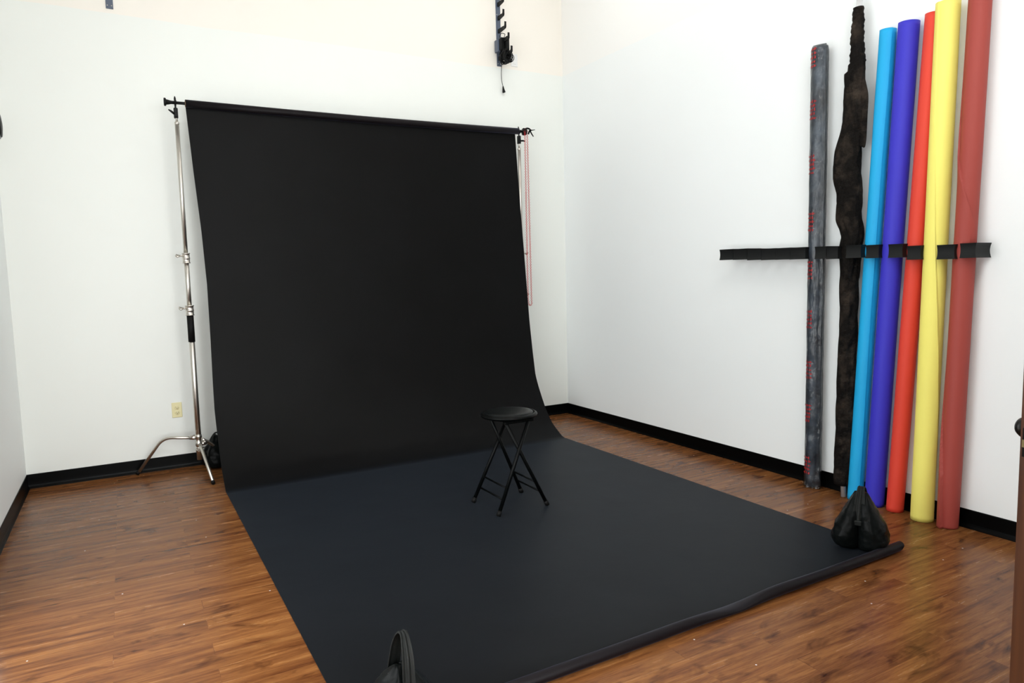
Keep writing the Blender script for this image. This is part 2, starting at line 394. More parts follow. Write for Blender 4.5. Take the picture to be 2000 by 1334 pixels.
# annular end faces of the wound paper
for s, ring in ((0, rr[0]), (1, rr[-1])):
    inner = [rm @ Vector((.019*math.cos(2*PI*k/n), .019*math.sin(2*PI*k/n), Lr*s)) for k in range(n)]
    b.grid([ring, inner], closed_u=True, smooth=False)
b.build('wound_paper', M_pback, bd)
b = MB(); outer = []
for s, r in ((-.002, .0165), (-.002, .0215), (Lr*.02, .0215), (Lr*.02, .0165)):
    outer.append([rm @ Vector((r*math.cos(2*PI*k/n), r*math.sin(2*PI*k/n), s)) for k in range(n)])
b.grid(outer + [outer[0]], closed_u=True)
b.build('core_tube', M_card, bd); b = MB()
outer = []
for s, r in ((Lr*.98, .0165), (Lr*.98, .0205), (Lr+.004, .0205), (Lr+.004, .0165)):
    outer.append([rm @ Vector((r*math.cos(2*PI*k/n), r*math.sin(2*PI*k/n), s)) for k in range(n)])
b.grid(outer + [outer[0]], closed_u=True)
b.build('core_tube', M_card, bd)

# ------------------------------------------------------------------ expanding bars that hold the roll
ax = d.normalized()
el = thing('roll_expander', 'black expanding bar with flared end knob in the left end of the paper roll', 'roll holder', tuple(RA))
lm = lambda p: tuple(Vector(p) - RA)
b = MB(); b.tube([lm(RA - ax*.118), lm(RA + ax*.16)], .0105, 20); b.build('bar', M_black, el)
b = MB(); b.lathe([(.011, .062), (.012, .092), (.017, .112), (.019, .122), (.027, .125), (.0285, .128), (.0285, .135), (.026, .138), (0, .138)], frame((0, 0, 0), -ax), 32); b.build('end_knob', M_black, el)
er = thing('chain_drive', 'black geared bar with red pull chain in the right end of the paper roll', 'roll holder', tuple(RB))
lm2 = lambda p: tuple(Vector(p) - RB)
b = MB(); b.tube([(-.16*ax.x, 0, -.16*ax.z), (.055, 0, 0)], .0105, 20); b.build('bar', M_black, er)
b = MB(); b.lathe([(.010, .036), (.012, .044), (.030, .048), (.034, .054), (.030, .060), (.022, .063), (.030, .066), (.034, .071), (.030, .077), (.012, .082), (.0, .084)], frame((0, 0, 0), ax), 28); b.build('chain_wheel', M_black, er)
# chain: loop of oval links hanging from the wheel
cp = []
xw = .070; rw = .027
xa = xw-.018; xb = xw+.022
for k in range(40): cp.append(Vector((xa + .0*k, -rw + .010*(k/40), -.005 - 1.555*(k/40))))
for k in range(9):
    a = PI*k/8; cp.append(Vector((xw + .004 - .018*math.cos(a)*.9 + .006, -.010, -1.56 - .018*math.sin(a))))
for k in range(40): cp.append(Vector((xb + .004*(1-k/40), -.006*(1-k/40) , -1.555 + 1.555*(k/40))))
for k in range(1, 12):
    a = PI*k/12; cp.append(Vector((xb + (xa-xb)*k/12, rw*.55*math.cos(a)*0 - rw*k/12, rw*math.sin(a))))
cum = [0]
for p, q in zip(cp, cp[1:]+cp[:1]): cum.append(cum[-1] + (q-p).length)
tot = cum[-1]; pitch = .0118; nl = int(tot/pitch); nl -= nl % 2
def on(s):
    s %= tot
    for i in range(len(cp)):
        if s <= cum[i+1]:
            t = (s-cum[i])/max(1e-9, cum[i+1]-cum[i]); return cp[i].lerp(cp[(i+1) % len(cp)], t)
b = MB()
for k in range(nl):
    s = tot*k/nl; p = on(s); t = (on(s+.004)-on(s-.004)).normalized()
    side = Vector((.88, -.47, 0)); side = (side - t*side.dot(t)).normalized(); oth = t.cross(side)
    u = side if k % 2 == 0 else oth
    ov = []
    for q in range(10):
        a = 2*PI*q/10; ov.append(p + t*(.0086*math.cos(a)) + u*(.0070*math.sin(a)))
    b.tube(ov, 0.0016, 6, closed=True)
b.build('pull_chain', M_chain, er)
b = MB(); b.box((.074, -.012, -1.475), (.084, -.004, -1.43), bevel=.001); b.build('chain_joiner', M_white, er)

# spring clamp gripping the chain wheel
sc_ = thing('spring_clamp', 'black spring clamp with splayed handles gripping the red chain at the roll end', 'clamp', tuple(RB + Vector((.062, -.02, .0)))); sc_.scale = (.8, .8, .8)
b = MB()
b.tube(arc([(-.012, -.01, .012), (.010, -.012, .034), (.045, -.014, .030), (.060, -.016, .012)], .02), [.008]*2+[.010]*10+[.008]*(len(arc([(0,0,0),(1,0,0),(2,0,0),(3,0,0)], .02))-12), 10); b.build('jaw', M_black, sc_)
b = MB(); b.tube(arc([(.030, -.012, -.030), (.038, -.014, -.010), (.050, -.016, .010), (.060, -.016, .022)], .02), .010, 10); b.build('jaw', M_black, sc_)
b = MB(); b.tube([(.052, -.016, .014), (.08, -.02, .016), (.112, -.024, .022)], [.006, .0055, .004], 10); b.build('handle', M_black, sc_)
b = MB(); b.tube([(.052, -.016, .008), (.068, -.02, -.022), (.090, -.024, -.055)], [.007, .0075, .006], 10); b.build('handle', M_black, sc_)
b = MB(); b.lathe([(.012, -.012), (.012, .012)], frame((.054, -.016, .010), (.2, 1, 0)), 16); b.build('spring', M_blackm, sc_)

# ------------------------------------------------------------------ stands
SY = -.25
def stand(name, label, x, legs, top, knob=(-.88, -.30, 0)):
    """legs: list of (foot offset x, y, hub height)"""
    t = thing(name, label, 'light stand', (x, SY, 0), 'stands that hold up the paper roll')
    b = MB(); b.tube([(0, 0, .10), (0, 0, 1.20)], .0195, 20); b.build('lower_pole', M_steel, t)
    b = MB(); b.tube([(0, 0, 1.20), (0, 0, 1.60)], .0165, 20); b.build('middle_pole', M_steel, t)
    b = MB(); b.tube([(0, 0, 1.60), (0, 0, top-.012)], .0145, 20); b.lathe([(.0145, top-.02), (.016, top-.015), (.016, top-.004), (.011, top), (0, top)], n=20); b.build('upper_pole', M_steel, t)
    b = MB(); b.tube([(0, 0, top-.004), (0, 0, top+.07)], .008, 16); b.build('spigot', M_steel, t)
    b = MB(); b.tube([(0, 0, .985), (0, 0, 1.19)], .0235, 20); b.build('grip_sleeve', M_rubber, t)
    for z, r in ((1.595, .0245), (1.215, .027)):
        b = MB(); b.lathe([(r*.8, -.036), (r*1.12, -.036), (r*1.12, -.030), (r, -.028), (r, -.004), (r*1.08, -.002), (r*1.08, .004), (r, .006), (r, .030), (r*1.15, .033), (r*1.15, .038), (r*.75, .039)], Matrix.Translation((0, 0, z)), 24)
        c = b.build('collar', M_steel, t)
        b = MB(); kd = Vector(knob).normalized(); b.tube([kd*r*.9 + Vector((0, 0, z+.018)), kd*(r+.022) + Vector((0, 0, z+.018))], .0065, 10)
        kk = kd*(r+.026) + Vector((0, 0, z+.018)); sd = Vector((-kd.y, kd.x, 0))
        wing = [kk - sd*.004 - kd*.006, kk - sd*.012 + kd*.016 + Vector((0, 0, .006)), kk + sd*.0 + kd*.018, kk + sd*.012 + kd*.016 - Vector((0, 0, .006)), kk + sd*.004 - kd*.006]
        b.tube(wing, [.006, .008, .008, .008, .006], 10); b.build('tightening_knob', M_steel, c)
    b = MB()
    b.lathe([(.012, .125), (.0195, .13), (.0195, .155), (.024, .16), (.024, .18), (.0195, .185), (.0195, .205), (.024, .21), (.024, .235), (.0195, .24), (.0195, .262), (.024, .266), (.024, .285), (.0185, .292)], n=24)
    for (fx, fy, h) in legs:
        l = Vector((fx, fy, 0)).normalized(); b.tube([l*.018 + Vector((0, 0, h)), l*.062 + Vector((0, 0, h))], [.017, .0155], 14)
        b.tube([l*.04 + Vector((-l.y*.028, l.x*.028, h+.012)), l*.04 + Vector((l.y*.028, -l.x*.028, h+.012))], .006, 10)
    b.build('base_hub', M_steel, t)
    for (fx, fy, h) in legs:
        l = Vector((fx, fy, 0)); k = l.normalized(); L = l.length
        b = MB(); pts = arc([k*.05 + Vector((0, 0, h)), k*(L*.56) + Vector((0, 0, h+.008)), k*(L-.004) + Vector((0, 0, .016))] if h > .22 else
                            [k*.03 + Vector((0, 0, h+.035)), k*(L*.30) + Vector((0, 0, h-.005)), k*(L-.004) + Vector((0, 0, .016))], .07, 8)
        b.tube(pts, .0115, 14); lg = b.build('leg', M_steel, t)
        e = (pts[-1]-pts[-2]).normalized(); b = MB(); b.tube([pts[-1] - e*.012, pts[-1] + e*.010], .0128, 14); b.build('foot_cap', M_rubber, lg)
    return t
stand('light_stand', 'nickel light stand with bent legs left of the black paper', -3.474, [(-.415, .195, .268), (.045, -.40, .185), (.25, .17, .215)], 2.566)
stand('light_stand', 'nickel light stand mostly hidden behind the right edge of the black paper', -.652, [(-.36, .16, .268), (-.37, -.21, .215), (-.10, -.36, .185)], 2.566, (.9, .15, 0))

def support_hook(label, x, z, side):
    """clamp body on the spigot with an upright hook that cradles the bar"""
    t = thing('support_hook', label, 'bar hook', (x, SY, z-.075), 'hooks between the stands and the roll')
    b = MB(); b.box((-.0135, -.0155, -.030), (.0135, .0155, .042), bevel=.004); b.box((-.011, -.019, -.022), (.012, .019, .012), bevel=.004); b.build('clamp_body', M_black, t)
    b = MB(); b.tube([(0, 0, .03), (0, -.001, .062)], .006, 12)
    hook = [(0, .0, .060), (0, -.018, .064), (0, -.033, .075), (0, -.036, .088)]
    b.tube(arc(hook, .01), .0065, 12)
    hook = [(0, .0, .060), (0, .006, .072), (0, .004, .10), (0, .006, .125)]
    b.tube(arc(hook, .01), [.007]*(len(arc(hook, .01))-1)+[.003], 12); b.build('hook', M_black, t)
    b = MB(); b.tube([(side*.012, -.01, -.002), (side*.028, -.015, .012), (side*.048, -.02, .024)] if side < 0 else [(.012, -.01, -.004), (.034, -.014, -.002), (.055, -.016, -.006)], [.007, .008, .004], 12); b.build('lever', M_black, t)
    return t
support_hook('black clamp with hook carrying the bar on the left stand', -3.476, 2.694, -1)
support_hook('black clamp with hook carrying the bar on the right stand', -.652, 2.708, 1)

# ------------------------------------------------------------------ stool
st = thing('folding_stool', 'black folding stool with round padded seat standing on the black paper', 'stool', (-1.885, -2.178, 0))
ZS = .592; FZ = .004
b = MB(); b.lathe([(0, ZS-.038), (.145, ZS-.038), (.150, ZS-.034), (.152, ZS-.024), (.152, ZS-.018), (.148, ZS-.006), (.138, ZS-.0005), (.12, ZS+.003), (.06, ZS+.005), (0, ZS+.0055)], n=56); b.build('seat_cushion', M_vinyl, st)
b = MB(); b.lathe([(.150, ZS-.031), (.167, ZS-.031), (.1735, ZS-.027), (.176, ZS-.020), (.173, ZS-.0125), (.165, ZS-.008), (.156, ZS-.007), (.149, ZS-.011)], n=56); b.build('seat_rim', M_blackm, st)
b = MB(); b.box((-.10, -.135, ZS-.052), (.10, -.105, ZS-.036), bevel=.003); b.box((-.10, .105, ZS-.052), (.10, .135, ZS-.036), bevel=.003); b.box((-.012, -.12, ZS-.050), (.012, .12, ZS-.037)); b.build('seat_bracket', M_blackm, st)
feet = {'a': (-.180, .155), 'b': (-.166, -.152), 'c': (.174, -.140), 'd': (.168, .166)}
tops = {'a': (.075, .128), 'b': (.058, -.136), 'c': (-.088, -.120), 'd': (-.072, .112)}
def legpt(k, t): return Vector((*feet[k], .012+FZ)).lerp(Vector((*tops[k], ZS-.045)), t)
for k in 'abcd':
    b = MB(); b.tube([legpt(k, 0), legpt(k, .5), legpt(k, 1)], .0112, 16); lg = b.build('leg', M_blackm, st)
    e = (legpt(k, 1)-legpt(k, 0)).normalized(); b = MB(); b.tube([legpt(k, 0)-e*.010, legpt(k, 0)+e*.022], .0138, 16); b.build('foot_cap', M_rubber, lg)
for p, q in (('a', 'b'), ('d', 'c')):
    for t in (.155, .275):
        b = MB(); b.tube([legpt(p, t), legpt(q, t)], .0058, 12); b.build('stretcher', M_blackm, st)

# ------------------------------------------------------------------ sand bags
def sandbag(label, loc, yaw, s=1., lean=0., body=1.):
    """saddle bag of two filled lobes gathered under a webbing handle; local -y faces the viewer"""
    t = thing('sandbag', label, 'sandbag', loc, 'sandbags weighing things down'); t.rotation_euler = (0, 0, yaw)
    H = .283*s*body; hw = .132*s; hd = .108*s
    for sx in (-1, 1):
        b = MB(); rows = []; NR, NS = 34, 48
        for i in range(NR+1):
            v = i/NR; z = H*v
            w = lerp_tab([(0, .58), (.03, .80), (.09, .93), (.19, 1.0), (.27, .98), (.37, .91), (.53, .76), (.70, .56), (.85, .37), (.93, .28), (1, .2)], v)
            dp = lerp_tab([(0, .45), (.03, .78), (.09, .95), (.22, 1.0), (.40, .96), (.58, .80), (.74, .58), (.88, .36), (.96, .22), (1, .10)], v)
            ring = []
            for k in range(NS):
                a = 2*PI*k/NS; cx, cy = math.cos(a), math.sin(a)
                ex = .54*hw*w*(abs(cx)**.8)*(1 if cx > 0 else -1); ey = hd*dp*(abs(cy)**.85)*(1 if cy > 0 else -1)
                x = sx*(.46*hw*w) + ex; y = ey
                nn = mnoise.noise(Vector((x*16+sx*7, y*16, z*20))); n2 = mnoise.noise(Vector((x*40+sx*3, y*30, z*62)))
                puck = .006*s*math.sin(a*5+sx)*max(0, v-.55)*1.3
                g = 1 + (.06*nn + .045*n2)*(.4 if v < .05 else 1)
                ring.append((x*g + puck*cx + lean*z*z/H, y*g + puck*cy, max(.0015, z + .006*nn*(v > .05))))
            rows.append(ring)
        b.grid(rows, closed_u=True); b.add(rows[0], [tuple(range(NS))[::-1]]); b.add(rows[-1], [tuple(range(NS))])
        b.build('bag_lobe', M_nylon, t)
    # handle: wide strap rising from the front of the gather to a peak and down the back
    for off in (0,):
        b = MB(); prof = [(-.074*s, .150*s*body), (-.066*s, .185*s*(.4+.6*body)), (-.050*s, .225*s), (-.028*s, .270*s), (-.004*s, .304*s), (.016*s, .310*s), (.034*s, .290*s), (.046*s, .262*s), (.056*s, .235*s*(.4+.6*body)), (.066*s, .20*s*body)]
        rows = []
        for j, (y, z) in enumerate(prof):
            ww = .0235*s*(1.15-.5*math.exp(-((j-4.7)/2.)**2)); r = []
            for k in range(13):
                u = k/6-1; x = u*ww; r.append((x + lean*z*z/H*1.0, y - .006*s*math.cos(u*PI*2)*.5, z + .002*math.cos(u*3*PI)))
            rows.append(r)
        b.grid(rows); b.build('handle', M_strap, t, mods=[('SUBSURF', dict(levels=2, render_levels=2)), ('SOLIDIFY', dict(thickness=.004, offset=0))])
    b = MB(); b.tube([(-.045*s + lean*.05, .010*s, .238*s*body), (.045*s + lean*.05, .02*s, .238*s*body)], .0045*s, 8); b.build('carry_loop', M_strap, t)
    b = MB(); b.box((-.018*s, -.086*s, .132*s*body), (.018*s, -.066*s, .158*s*body), bevel=.004); b.build('handle_tab', M_strap, t)
    return t
sandbag('black nylon sandbag on the paper corner in front of the light blue roll', (-.722, -3.725, .006), math.radians(-64), 1.0)
sandbag('black sandbag on the near left paper corner, cut off by the bottom edge', (-3.190, -3.775, .006), math.radians(8), .84, lean=.05, body=.66)
# bag behind the stand leg
t = sandbag('black sandbag on the floor behind the left stand legs', (-3.345, -.125, .0), math.radians(-75), .86); 

# ------------------------------------------------------------------ outlets
def outlet(name, label, x, z, m, rocker):
    t = thing(name, label, 'wall outlet', (x, 0, z))
    b = MB(); b.box((-.0355, -.006, -.058), (.0355, 0, .058), bevel=.003); b.build('cover_plate', m, t)
    for dz in (-.0195, .0195):
        b = MB()
        if rocker: b.box((-.017, -.0085, dz-.0165), (.017, -.004, dz+.0165), bevel=.0015)
        else:
            b.lathe([(.0168, 0), (.0172, .003), (.016, .0042), (0, .0042)], frame((0, -.004, dz), (0, -1, 0)), 28)
        r = b.build('socket', m, t)
        if not rocker:
            b = MB()
            b.box((-.0075, -.0088, dz-.001), (-.0052, -.008, dz+.0075)); b.box((.0052, -.0088, dz-.0005), (.0075, -.008, dz+.0065))
            b.lathe([(.0026, 0), (.0026, .0008), (0, .0008)], frame((0, -.008, dz-.0075), (0, -1, 0)), 10); b.build('socket_slots', M_dark, r)
    b = MB(); b.lathe([(.0032, 0), (.0030, .0012), (0, .0014)], frame((0, -.006, 0), (0, -1, 0)), 12); b.build('screw', m, t)
    return t
outlet('wall_outlet', 'ivory duplex wall outlet low on the back wall left of the stand', -3.592, .450, M_plate, False)
outlet('wall_outlet', 'white wall outlet high on the back wall beside the hook rack', -.541, 3.420, M_white, True)

# ------------------------------------------------------------------ hook racks on the back wall
def rack(label, x, zlo, zhi, hooks):
    t = thing('hook_rack', label, 'hook rack', (x, 0, zlo), 'upright racks for background rolls')
    b = MB(); b.box((-.023, -.006, 0), (.023, 0, zhi-zlo), bevel=.001); b.build('back_plate', M_greym if hooks else M_black, t)
    for z in [.022] + [zhi-zlo-.03] + ([.46] if hooks else []):
        for sx in (-.013, .013):
            b = MB(); b.lathe([(.0042, 0), (.004, .002), (0, .0028)], frame((sx, -.006, z), (0, -1, 0)), 10); b.build('screw', M_steel, t)
    for (z, L) in hooks:
        b = MB(); z -= zlo
        # plate hook cut from flat bar: arm, crook and upturned tip, extruded across x
        c = [(-.004, z+.016), (-.004, z-.020), (-.03, z-.020), (-L-.006, z-.010), (-L-.014, z+.002), (-L-.014, z+.046), (-L-.002, z+.050), (-L-.000, z+.022), (-L+.008, z+.013), (-L+.020, z+.013), (-L+.026, z+.016)]
        b.prism(c, 0, -.007, .007); b.build('hook', M_black, t)
    return t
rack('tall grey hook rack high on the back wall with upturned steel hooks', -.702, 3.345, 4.35, [(4.25, .10), (4.13, .10), (4.01, .11), (3.895, .10), (3.775, .10), (3.658, .130), (3.545, .185), (3.415, .235)])
rack('black end plate of a wall rack at the upper left, two screws showing', -3.838, 3.366, 4.35, [(4.2, .12), (4.08, .12)])

pb = thing('power_box', 'black motor power box hanging on the lower hooks of the rack', 'power box', (-.702, -.03, 3.46))
b = MB(); b.box((-.052, -.045, -.006), (.004, .018, .105), bevel=.006); b.build('housing', M_greym, pb)
b = MB(); b.box((.0, -.125, -.01), (.032, .012, .118), bevel=.008); b.box((-.035, -.085, .0), (.004, -.04, .112), bevel=.006); b.build('motor_block', M_black, pb)
b = MB(); b.tube(arc([(.01, -.05, .115), (.02, -.07, .15), (.00, -.02, .17), (-.01, -.01, .13)], .02), .003, 8); b.build('lead', M_black, pb)
cb = thing('coiled_cable', 'tangled black cable bundle below the power box with its plug hanging down', 'cable', (-.700, -.06, 3.405))
rnd = random.Random(3)
for q in range(1):
    b = MB(); pts = []
    for k in range(330):
        a = k*.36; rr_ = .036 + .016*math.sin(k*.23) + .008*rnd.random(); tilt = k*.05
        y = -.02 - .085*(.5+.5*math.sin(k*.021*PI)) ; x = rr_*math.cos(a)*.75 + .006*math.sin(tilt); z = rr_*math.sin(a)*1.05 + .010*math.cos(tilt*1.7)
        pts.append((x, y + .018*math.sin(a*1.3), z))
    b.tube(pts, .0052, 6); b.build('coil', M_black, cb)
b = MB()
for k in range(3):
    pts = []
    for j in range(25):
        a = 2*PI*j/24; pts.append((.020 + (.034+.005*k)*math.cos(a)*.6, -.085 - .03*math.cos(a) - .012*k, -.030 + (.028+.004*k)*math.sin(a)))
    b.tube(pts, .0026, 6)
b.build('loose_loop', M_black, cb)
b = MB(); b.tube(arc([(.012, .030, -.03), (.010, .044, -.12), (.012, .044, -.19), (.024, .040, -.245)], .06), .0028, 8); b.build('hanging_lead', M_dark, cb)
b = MB(); b.tube([(.023, .040, -.240), (.026, .040, -.262), (.031, .040, -.290), (.033, .040, -.297)], [.005, .009, .015, .013], 12); b.build('plug', M_black, cb)

# round fixture at the left frame edge
fx = thing('wall_fixture', 'small grey round fixture on the left wall at the frame edge', 'wall fixture', (-W, -.80, 2.355))
b = MB(); b.lathe([(.0, 0), (.05, 0), (.05, .06), (.075, .075), (.078, .09), (.078, .116), (.070, .122), (0, .118)], frame((0, 0, 0), (1, 0, 0)), 40); b.build('housing', M_fixture, fx)
b = MB(); b.lathe([(.068, .118), (.066, .126), (.03, .131), (0, .132)], frame((0, 0, 0), (1, 0, 0)), 40); b.build('front_disc', M_black, fx)

# ------------------------------------------------------------------ hooks along the right wall
def wall_hook(label, ya, z, lip=.085, D=.135, group='black hooks that keep rolls upright along the right wall'):
    """L-shaped strip: arm from the wall, then a lip turned towards the room corner; hollow outer face"""
    t = thing('roll_hook', label, 'wall hook', (0, ya, z), group)
    th = .010; prof = []
    NP = 8
    for i in range(NP+1):
        s = i/NP*2-1; prof.append((s*.0375, .0075*s*s))
    def strip(pl):   # polyline in plan, outward on the left-hand side (towards -y then -x)
        pass
    # outer and inner plan corners for an offset o (positive = further out)
    b = MB(); rows = []
    for (h, o) in prof:            # outer skin
        rows.append([(-.0, -o, h), (-D*.5, -o, h), (-D-o, -o, h), (-D-o, lip*.5, h), (-D-o, lip, h)])
    inner = []
    for (h, o) in prof:
        q = th - o*.6
        inner.append([(-.0, q, h), (-D*.5, q, h), (-D+q, q, h), (-D+q, lip*.5, h), (-D+q, lip, h)])
    b.grid(rows, smooth=False); b.grid(inner, smooth=False)
    b.grid([rows[0], inner[0]], smooth=False); b.grid([rows[-1], inner[-1]], smooth=False)
    b.grid([[r[0] for r in rows], [r[0] for r in inner]], smooth=False); b.grid([[r[-1] for r in rows], [r[-1] for r in inner]], smooth=False)
    b.build('bracket', M_hook, t)
    return t
emp = ['first', 'second', 'third', 'fourth', 'fifth', 'sixth']
for k, (ya, z) in enumerate([(-2.318, 1.523), (-2.445, 1.521), (-2.565, 1.515), (-2.685, 1.512), (-2.800, 1.511), (-2.915, 1.509)]):
    wall_hook(f'empty black wall hook, {emp[k]} from the far end of the row', ya, z, .118 if k < 2 else .112)
for ya, z, lip, lab in [(-3.062, 1.507, .074, 'black wall hook clipped over the grey plastic wrapped roll'), (-3.143, 1.503, .075, 'black wall hook between the wrapped roll and the dark cloth'),
                        (-3.292, 1.505, .092, 'black wall hook clipped over the dark mottled cloth'), (-3.402, 1.500, .076, 'black wall hook clipped over the light blue roll'),
                        (-3.540, 1.498, .078, 'black wall hook clipped over the indigo roll'), (-3.640, 1.484, .072, 'black wall hook clipped over the red roll'),
                        (-3.815, 1.481, .086, 'black wall hook clipped over the yellow roll'), (-3.917, 1.484, .072, 'black wall hook around the maroon roll, nearest end of the row')]:
    wall_hook(lab, ya, z, lip)

# ------------------------------------------------------------------ paper rolls along the right wall
def roll(label, col, R, yb, yt, xb, xt, L, seam, lift, name='paper_roll', res=(240, 110)):
    """spiral-wound roll; the loose outer edge stands proud along the seam angle"""
    base = Vector((xb, yb, 0)); t = thing(name, label, 'paper roll', tuple(base), 'coloured paper rolls against the right wall')
    top = Vector((xt, yt, math.sqrt(L*L - (yt-yb)**2 - (xt-xb)**2))); dv = top - base
    M = frame((0, 0, 0), dv, (0, 1, 0))
    # local axes: pick x so that angle 0 points to -x world
    z = dv.normalized(); xx = Vector((-1, 0, 0)); xx = (xx - z*xx.dot(z)).normalized(); yy = z.cross(xx)
    m = paper(name+'_'+label.split()[0], col)
    NS, NZ_ = res; rows = []
    for i in range(NZ_+1):
        v = i/NZ_; r = []
        sm_ = math.radians(seam(v)); lf = lift(v)
        for k in range(NS+1):
            a = 2*PI*k/NS; f = ((a-sm_) % (2*PI))/(2*PI)      # from under the seam round to the lifted edge
            q = R - .0022*(1-f) + lf*max(0, (f-.80)/.20)**2 + .0006*mnoise.noise(Vector((math.cos(a)*2, math.sin(a)*2, v*9)))
            p = xx*(q*math.cos(a)) + yy*(q*math.sin(a)) + dv*v
            if i == 0: p.z = max(p.z, .0015)
            r.append(p)
        rows.append(r)
    b = MB(); b.grid(rows)
    for e, v in ((0, 0.0), (-1, 1.0)):
        inn = [xx*(.030*math.cos(2*PI*k/NS)) + yy*(.030*math.sin(2*PI*k/NS)) + dv*v for k in range(NS+1)]
        if e == 0: inn = [Vector((p.x, p.y, max(p.z, .0015))) for p in inn]
        b.grid([rows[e], inn], smooth=False)
    b.build('wound_paper', m, t)
    b = MB(); b.tube([dv*.0008 + Vector((0, 0, .002)), dv*.9995], .0305, 32, caps=False); b.build('core_tube', M_card, t)
    return t
# seam angles: 0 faces -x (into the room), positive towards -y
roll('light blue paper roll between the dark cloth and the indigo roll', srgb(24, 164, 220), .045, -3.245, -3.372, -.064, -.052, 2.735, lambda v: 62-10*math.sin(v*3), lambda v: .002+.002*math.sin(v*9)**2)
roll('indigo paper roll between the light blue and red rolls', srgb(54, 49, 186), .054, -3.374, -3.494, -.075, -.060, 2.735, lambda v: 150, lambda v: .001)
roll('bright red paper roll between the indigo and yellow rolls', srgb(214, 64, 46), .046, -3.496, -3.627, -.066, -.053, 2.74, lambda v: 140, lambda v: .001)
roll('yellow paper roll between the red and maroon rolls', srgb(241, 231, 118), .058, -3.662, -3.704, -.080, -.066, 2.765, lambda v: lerp_tab([(0, 102), (.2, 88), (.35, 66), (.55, 28), (.8, -6), (1, -16)], v), lambda v: .003+.004*math.exp(-((v-.3)/.15)**2))
roll('maroon paper roll nearest the door with a loose flaring edge', srgb(158, 66, 58), .052, -3.797, -3.858, -.072, -.060, 2.80, lambda v: lerp_tab([(0, 2), (.10, -14), (.22, -58), (.32, -76), (.533, -76), (.55, 88), (.575, 72), (.64, 8), (.70, -48), (.78, -66), (1, -70)], v), lambda v: .0008+.024*math.exp(-((v-.03)/.14)**2)+.006*math.exp(-((v-.68)/.13)**2), res=(420, 260))

# grey roll in a clear sleeve
g = thing('wrapped_roll', 'grey paper roll in wrinkled clear plastic with red print, leftmost of the rolls', 'paper roll', (-.068, -2.946, 0))
M_grey = mat('charcoal_grey_paper', srgb(40, 45, 53), .6, spec=.3, bump=(12, .1, .01), vary=(7, srgb(84, 92, 103), .38, .66))  # blotches put the crinkled sleeve's dark and light reflections into the paper colour
b = MB(); rows = []
for i in range(60):
    v = i/59; z = .012 + 2.743*v; rows.append([((.047+.0015*mnoise.noise(Vector((math.cos(a)*1.5, math.sin(a)*1.5, z*3))))*math.cos(a), (.047)*math.sin(a), z) for a in [2*PI*k/48 for k in range(48)]])
b.grid(rows, closed_u=True); b.add(rows[0], [tuple(range(48))]); b.add(rows[-1], [tuple(range(48))]); b.build('wound_paper', M_grey, g)
def sleeve_r(a, z):
    n1 = mnoise.noise(Vector((math.cos(a)*2.2, math.sin(a)*2.2, z*7))); n2 = mnoise.noise(Vector((math.cos(a)*5, math.sin(a)*5, z*22+4)))
    r = .0505 + .0020*n1 + .0012*n2
    r += .014*math.exp(-((a-math.radians(255))/.16)**2)*(1+.5*n1)      # flattened selvedge of the bag
    if z < .13: r += .008*(1-z/.13)*(.6+n2)
    if z > 2.735: r *= 1-.12*((z-2.735)/.03)
    return r
b = MB(); rows = []
for i in range(171):
    z = .004 + (2.764-.004)*i/170; rows.append([(sleeve_r(a, z)*math.cos(a), sleeve_r(a, z)*math.sin(a), z + .004*mnoise.noise(Vector((a*3, 1, z*8)))*(z > .05)) for a in [2*PI*k/72 for k in range(72)]])
b.grid(rows, closed_u=True); b.add(rows[-1], [tuple(range(72))]); b.build('plastic_sleeve', M_sleeve, g)
# red print repeated up the sleeve: rows of short strokes, not legible
for zc in (2.69, 2.38, 2.05, 1.70, 1.40, 1.09, .77, .49, .15):
    b = MB(); rs = random.Random(int(zc*100))
    def patch(a0, a1, z0, z1):
        R_ = .0022; rows = []
        for i in range(3):
            z = z0 + (z1-z0)*i/2; rows.append([((sleeve_r(a, z)+R_)*math.cos(a), (sleeve_r(a, z)+R_)*math.sin(a), z) for a in [a0+(a1-a0)*k/3 for k in range(4)]])
        b.grid(rows)
    for k in range(5):
        z0 = zc - .058 + k*.025; a0 = math.radians(124 + rs.random()*8)
        for q in range(4):
            a1 = a0 + .31*q; h = .012 + .008*rs.random()
            patch(a1, a1+.15, z0 + .004*rs.random(), z0+h)
            if rs.random() < .45: patch(a1, a1+.31, z0+h*.4, z0+h*.4+.004)
    b.build('red_print', M_print, g)

# cloth wound on a pole
cl = thing('cloth_backdrop', 'black mottled muslin backdrop wound loosely on a metal pole', 'cloth backdrop', (-.075, -3.172, 0))
tab = [(2.905,-3.201,.0313),(2.834,-3.202,.0356),(2.735,-3.197,.0401),(2.691,-3.201,.0401),(2.624,-3.203,.0458),(2.555,-3.205,.0487),(2.548,-3.195,.0605),(2.462,-3.192,.0592),(2.375,-3.191,.0565),(2.273,-3.189,.061),(2.201,-3.179,.0716),(2.115,-3.161,.0871),(2.027,-3.153,.0935),(1.952,-3.157,.092),(1.86,-3.172,.0798),(1.785,-3.171,.0829),(1.694,-3.171,.0816),(1.647,-3.186,.0753),(1.601,-3.195,.0706),(1.511,-3.184,.0652),(1.42,-3.178,.0581),(1.266,-3.175,.0583),(1.111,-3.18,.0539),(1.018,-3.179,.0571),(.861,-3.171,.059),(.544,-3.169,.0579),(.221,-3.165,.0538),(.11,-3.161,.0541),(.084,-3.162,.051)][::-1]
cy_ = [(z, y) for z, y, r in tab]; cr_ = [(z, r) for z, y, r in tab]
b = MB(); rows = []; NS = 80; NV = 260
